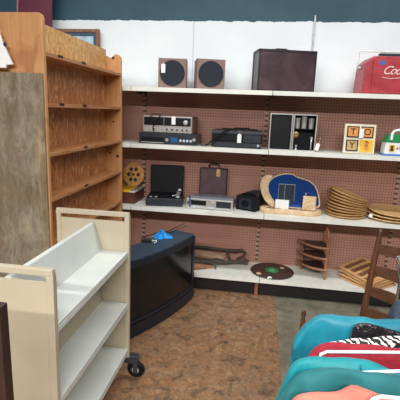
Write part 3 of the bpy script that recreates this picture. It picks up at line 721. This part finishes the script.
obj('label_star', B().tube([(-.03, .0, .0138), (.0, .03, .0138), (.03, .005, .0138), (.015, -.02, .0138), (-.018, -.012, .0138)], .004, 5, True), plain('pale_green', (130, 200, 160), .5), tr)
for (x, y, a) in ((-.13, -.10, 20), (.10, .09, -10)):
    pt = price_tag((tr.location.x+x, tr.location.y+y, ZB+.018), 'small buff paper tab %s the round dark tray' % ('near the front-left rim of' if x < 0 else 'near the back-right rim of'), .04, .04, 0, 0)
    pt.rotation_euler = (R(-88), 0, R(a)); pt.children[0].data.materials[0] = M['slabwood']
pt = price_tag((.165, 3.452, ZB+.022), 'white price tag at the front of the round dark tray', .04, .022, 0, 0); pt.rotation_euler = (R(-40), 0, 0)

# three-tier corner stand
st = thing('corner_stand', 'small three-tier brown wooden corner stand with spindle posts', 'corner shelf', (.60, 3.70, ZB))
def quarter(r, n=14, wav=0):
    pts = [(.06, .08)]
    for i in range(n+1):
        a = R(180+90*i/n); rr = r+wav*math.sin(4*PI*i/n)
        pts.append((.06+rr*math.cos(a), .08+rr*math.sin(a)))
    return pts
for z in (.075, .178, .276):
    sh = obj('shelf', B().prism(quarter(.235), 2, z, z+.014), 'traywood', st, bevel=.003)
    rim_pts = [(x, y, z+.016) for x, y in quarter(.235)[1:]]
    obj('rail', B().tube(rim_pts, .011, 8), 'brownwood', sh, True)
for x, y, h in ((.05, -.145, .40), (-.135, .06, .30), (.052, .07, .42)):
    zs = [0, .02, .05, .08, .12, .15, .19, .23, .26, .30, .34, .37, .40]
    pr_ = [(0, 0)]+[(.011+.004*math.sin(z*70), z) for z in zs if z <= h]+[(0, h)]
    obj('post', B().lathe(pr_, (x, y, 0), 10), 'brownwood', st, True)
obj('top_arch', B().tube([(.05, -.145, .40), (.045, -.135, .44), (.03, -.10, .475), (.012, -.05, .485), (.01, .0, .465), (.03, .05, .44), (.052, .07, .42)], [.012, .011, .01, .009, .01, .011, .012], 8), 'brownwood', st, True)

# slatted trays
def slat_tray():
    root = thing('slatted_tray', '', 'tray')
    b = B(); w, h = .158, .172
    b.box(-w, -w+.022, -h, h, 0, .016).box(w-.022, w, -h, h, 0, .016).box(-w, w, -h, -h+.022, 0, .016).box(-w, w, h-.022, h, 0, .016)
    obj('frame', b, 'slatlight', root, bevel=.002)
    for i in range(8):
        y = -h+.026+i*.0372
        obj('slat', B().box(-w+.022, w-.022, y, y+.030, .004, .012), 'slatdark' if i % 2 else 'slatlight', root)
    return root
def dup(root):
    r = root.copy(); C.objects.link(r)
    for c in root.children:
        d_ = c.copy(); C.objects.link(d_); d_.parent = r
    return r
s0 = slat_tray()
for i, (a, rx, lab) in enumerate(((38, 0, 'striped wooden slatted tray at the very bottom of the pile'), (42, 3.5, 'striped wooden slatted tray second from the bottom of the pile'), (37, 7, 'striped wooden slatted tray just under the top one of the pile'), (40, 10.5, 'striped wooden slatted tray on top of the pile'))):
    o = s0 if i == 0 else dup(s0)
    o.location = (1.025-.004*i, 3.598, ZB+.001+i*.0172+.242*math.sin(R(rx))); o.rotation_mode = 'XYZ'
    o.rotation_euler = (Matrix.Rotation(R(rx), 3, 'X') @ Matrix.Rotation(R(a), 3, 'Z')).to_euler(); o['label'] = lab; o['group'] = 'striped slatted trays on the bottom shelf'

# ------------------------------------------------------------------ ladder-back chair
chx, chy = .692, 1.926
cr = thing('ladder_back_chair', 'brown wooden ladder-back chair standing behind the clothes rack', 'chair', (chx, chy, 0), R(120))
def rake(z): return -max(0, z-.42)*.09
for sx in (-1, 1):
    zs = [0, .2, .42, .6, .8, .95, 1.0, 1.015, 1.03, 1.045, 1.052]
    rr = [.013, .016, .018, .017, .016, .0145, .013, .011, .0125, .009, .003]
    obj('rear_post', B().tube([(sx*.20, rake(z), z) for z in zs], rr, 12), 'chairwood', cr, True)
    zs = [0, .2, .42, .56, .60, .61, .63, .65, .655]; rr = [.012, .015, .016, .014, .012, .008, .013, .010, .003]
    obj('front_leg', B().tube([(sx*.215, .36, z) for z in zs], rr, 12), 'chairwood', cr, True)
for z in (.60, .715, .83, .945):
    rows = []
    n = 12
    for i in range(n+1):
        u = -1+2*i/n; x = u*.192; y = rake(z)-.028*(1-u*u); zt = z+.026+.016*(1-u*u); zb = z-.026+.006*(1-u*u)
        rows.append([(x, y-.005, zb), (x, y-.005, zt), (x, y+.005, zt), (x, y+.005, zb)])
    b = B(); V = b.grid(rows, True); b.bm.faces.new(V[0]); b.bm.faces.new(V[-1][::-1])
    obj('slat', b, 'slatwood', cr, bevel=.002)
obj('seat', B().prism([(-.19, 0), (.19, 0), (.20, .35), (-.20, .35)], 2, .42, .452), plain('rush_seat', (160, 126, 84), .8, 0, .2, 60), cr, bevel=.008)
for z in (.16, .30):
    obj('stretcher', B().tube([(-.215, .36, z), (.215, .36, z)], .010, 8), 'chairwood', cr, True)
    obj('stretcher', B().tube([(-.20, 0, z+.02), (.20, 0, z+.02)], .010, 8), 'chairwood', cr, True)
    for sx in (-1, 1): obj('stretcher', B().tube([(sx*.20, 0, z+.01), (sx*.215, .40, z+.01)], .010, 8), 'chairwood', cr, True)

# ------------------------------------------------------------------ clothes rack, hangers, garments
RZ = 1.118
def railx(y): return .372+(y-.6)*.165
rk = thing('clothes_rack', 'chrome clothes rail stand carrying the hanging garments', 'clothes rack', (.55, 1.0, 0))
obj('rail', B().tube([(railx(.55)-.55, -.45, RZ), (railx(1.46)-.55, .46, RZ)], .011, 12), 'chrome', rk, True)
for y in (.56, 1.45):
    obj('post', B().tube([(railx(y)+.02-.55, y-1, .04), (railx(y)+.02-.55, y-1, RZ-.08), (railx(y)-.55, y-1, RZ)], .013, 12), 'chrome', rk, True)
    obj('foot', B().box(railx(y)-.22-.55, railx(y)+.26-.55, y-.02-1, y+.02-1, 0, .04, .004), 'chrome', rk)

def garment(name, m, ridge, Y0, cxh, W, hem, seed, label, cat, amp=.008, yaw=0, exttail=True, dip=None):
    """ridge: left half outline (x,z) from the outer end to the neck; mirrored about cxh; folds hang down to hem"""
    rnd = random.Random(seed)
    left = list(ridge)
    pts = [(x, z) for x, z in left if x < cxh-.01]
    right = [(2*cxh-x, z) for x, z in pts[::-1]]
    pts = pts+[(cxh, pts[-1][1]-(dip or 0))]+right
    # resample
    L = [0]
    for a, b_ in zip(pts, pts[1:]): L.append(L[-1]+math.hypot(b_[0]-a[0], b_[1]-a[1]))
    N = 72; q = []
    for i in range(N+1):
        s_ = L[-1]*i/N; j = 0
        while j < len(L)-2 and L[j+1] < s_: j += 1
        t_ = (s_-L[j])/max(1e-9, L[j+1]-L[j]); q.append((pts[j][0]*(1-t_)+pts[j+1][0]*t_, pts[j][1]*(1-t_)+pts[j+1][1]*t_))
    for _ in range(2):
        q = [q[0]]+[((q[i-1][0]+2*q[i][0]+q[i+1][0])/4, (q[i-1][1]+2*q[i][1]+q[i+1][1])/4) for i in range(1, N)]+[q[-1]]
    ph = [rnd.uniform(0, 6.28) for _ in range(6)]; fr = [rnd.uniform(28, 45), rnd.uniform(60, 85), rnd.uniform(16, 22)]
    ds = [0, .002, .006, .013, .024, .04, .06, .085, .12, .17, .24, .33, .45, .6, .8, 1.0]
    def side(sg):
        rows = []
        for v in ds:
            row = []
            for i, (x, z) in enumerate(q):
                tot = z-hem; d_ = min(v, 1)*tot if v > .12 else min(v, tot)
                if v > .12: d_ = .12+(tot-.12)*(v-.12)/.88
                e = min(i, N-i)/N; end = min(1, e/.10)**.5 if e < .10 else 1
                w = W*math.sqrt(max(0, 1-(1-min(1, d_/.034))**2))*end
                fold = (math.sin(x*fr[0]+ph[0]+d_*6)*.6+math.sin(x*fr[1]+ph[1]-d_*9)*.3+math.sin(x*fr[2]+ph[2])*.5)*amp*min(1, .25+d_/.10)*min(1, d_/.012)*end
                rz_ = math.sin(x*fr[1]*.7+ph[3])*.0018
                nv = noise.noise(Vector((x*15+seed*7, z*6-d_*3+x*6, sg*3)))
                fold += ((abs(nv)*1.8-.4)*1.3-sg*max(0, 1-abs(nv)*6)*.6)*amp*min(1, d_/.02)*end
                nz = noise.noise(Vector((x*30+seed*3, seed*5, 0)))*amp*.35
                rz_ += nz*min(1, 1.2-min(1, d_/.1))*end
                spread = (x-cxh)*min(d_, .5)*.06
                row.append((x+spread-cxh, sg*w+fold+(x-cxh)*yaw, z-d_+rz_))
            rows.append(row)
        return rows
    b = B(); b.grid(side(-1)); b.grid(side(1))
    return tag(obj(name, b, m, None, True, (cxh, Y0, 0)), label, cat)

def hanger(Y0, cxh, half, ztip, zc, label, low=.03, dx=0):
    h = thing('clothes_hanger', label, 'hanger', (cxh, Y0, 0), 0, 'white plastic hangers on the clothes rack')
    pts = [(-half+.012, 0, ztip-low+.0), (-half, 0, ztip-low*.5), (-half+.004, 0, ztip-.004), (-half+.02, 0, ztip+.006), (0, 0, zc), (half-.02, 0, ztip+.006), (half-.004, 0, ztip-.004), (half, 0, ztip-low*.5), (half-.012, 0, ztip-low)]
    obj('arms', B().tube(pts, .0042, 8, True), 'white', h, True)
    rx = railx(Y0)-cxh; rr = .0125
    top = RZ+.0125+.0035
    hk = [(0, 0, zc), (0, 0, zc+.035), (rx+.014, 0, RZ-.03), (rx+.02, 0, RZ-.002), (rx+.016, 0, RZ+.012), (rx, 0, top+.0), (rx-.015, 0, RZ+.008), (rx-.017, 0, RZ-.004)]
    obj('hook', B().tube(hk, .002, 6), 'chrome', h, True)
    return h

G1 = [(.215, .74), (.195, .78), (.165, .835), (.148, .875), (.147, .91), (.167, .939), (.191, .973), (.234, .999), (.278, 1.003), (.323, .999), (.44, 1.004)]
garment('turquoise_jacket', 'tealnylon', G1, 1.212, .463, .026, .38, 1, 'bright turquoise nylon jacket at the far end of the clothes rack', 'jacket', .016)
GB = [(.305, .93), (.309, .985), (.322, 1.006), (.35, 1.012), (.385, 1.003), (.41, .995), (.44, .99)]
garment('black_top', 'blackshine', GB, 1.165, .458, .010, .45, 2, 'shiny black sequinned top next to the turquoise jacket', 'top', .003)
G2 = [(.200, .80), (.207, .90), (.216, .946), (.24, .956), (.27, .963), (.327, .979), (.43, .998)]
garment('patterned_blouse', 'zebra', G2, 1.128, .452, .013, .42, 3, 'black and white zebra-patterned blouse between the black top and red sweater', 'blouse', .004)
G3 = [(.166, .80), (.171, .90), (.176, .935), (.182, .954), (.201, .975), (.256, .987), (.34, .990), (.42, .990)]
garment('red_sweater', 'redknit', G3, 1.075, .445, .017, .40, 4, 'red knit sweater hanging behind a white plastic hanger', 'sweater', .004)
G4 = [(.058, .74), (.074, .80), (.089, .851), (.105, .912), (.113, .940), (.121, .964), (.126, .972), (.145, .980), (.191, .991), (.239, .997), (.287, .997), (.335, .995), (.35, .985), (.40, .965)]
garment('teal_shirt', 'teal', G4, .985, .43, .020, .36, 5, 'bright teal long-sleeved shirt in front of the red sweater', 'shirt', .007)
G5 = [(.066, .80), (.080, .86), (.095, .902), (.108, .933), (.120, .960), (.131, .976), (.147, .988), (.190, 1.004), (.255, 1.007), (.317, 1.006), (.40, 1.006)]
garment('dull_teal_blouse', 'darkteal', G5, .92, .42, .020, .38, 6, 'duller dark teal blouse between the bright teal shirt and salmon top', 'blouse', .008)
G6 = [(.075, .80), (.095, .90), (.114, .950), (.126, .968), (.174, .981), (.220, .989), (.232, 1.002), (.244, 1.009), (.262, 1.005), (.29, .996), (.38, .985)]
garment('salmon_top', 'salmon', G6, .855, .413, .024, .40, 7, 'salmon pink top nearest the camera on the clothes rack', 'top', .010)
hanger(1.043, .437, .238, .968, 1.0, 'white plastic hanger in front of the red sweater', .05)
hanger(.948, .43, .235, .965, 1.012, 'white plastic hanger between the bright and dull teal garments', .02)
hanger(.818, .413, .140, 1.012, 1.022, 'white plastic hanger in front of the salmon top', .02)
hanger(1.20, .463, .2, .93, 1.0, 'white plastic hanger inside the turquoise jacket', .03)
hanger(1.163, .458, .13, .95, .985, 'white plastic hanger inside the shiny black top', .03)
hanger(1.128, .452, .2, .92, .99, 'white plastic hanger inside the zebra-patterned blouse', .03)
# shirt collar flap
b = B(); rows = []
for i in range(9):
    u = i/8; x = .287+u*.075
    rows.append([(x-.43, -.022, .998-u*.004), (x-.43, -.034, .992-.006*u), (x-.43+.006, -.040, .970-.012*u), (x-.43+.012, -.039, .945-.02*u), (x-.43+.008, -.033, .955-.02*u), (x-.43, -.024, .985)])
V = b.grid(rows, True); b.bm.faces.new(V[0]); b.bm.faces.new(V[-1][::-1])
sh = bpy.data.objects['teal_shirt']
obj('collar', b, 'teal', sh, True)
GD = [(.462, .90), (.466, .965), (.471, .99), (.482, 1.012), (.50, 1.022), (.54, 1.022)]
garment('denim_jeans', 'denim', GD, 1.33, .56, .03, .35, 8, 'grey-blue denim trousers folded over a hanger at the far end of the rail', 'trousers', .005)
hanger(1.33, .56, .06, .98, 1.005, 'white plastic hanger inside the folded denim trousers', .02)

# ------------------------------------------------------------------ light
def area(name, loc, sx, sy, power, col=(1, .97, .93), rot=(0, 0, 0)):
    l = bpy.data.lights.new(name, 'AREA'); l.shape = 'RECTANGLE'; l.size = sx; l.size_y = sy; l.energy = power; l.color = col
    o = bpy.data.objects.new(name, l); C.objects.link(o); o.location = loc; o.rotation_euler = rot; return o
area('unseen_overhead_light', (-.3, -2.6, 3.5), 4.5, .25, 640, (1, .99, .97))
area('unseen_overhead_light', (-.2, .2, 3.3), 3.6, .2, 40, (.98, .99, 1))
area('unseen_overhead_light', (.0, 2.6, 3.2), 5.5, .2, 70, (.97, .99, 1))  # unseen wash light, added to brighten the back wall
w = bpy.data.worlds.new('world'); bpy.context.scene.world = w; w.use_nodes = True
w.node_tree.nodes['Background'].inputs[0].default_value = (.86, .93, 1, 1); w.node_tree.nodes['Background'].inputs[1].default_value = .07
vs = bpy.context.scene.view_settings
vs.view_transform = 'Standard'; vs.look = 'None'; vs.gamma = 1; vs.use_curve_mapping = False; vs.exposure = 0
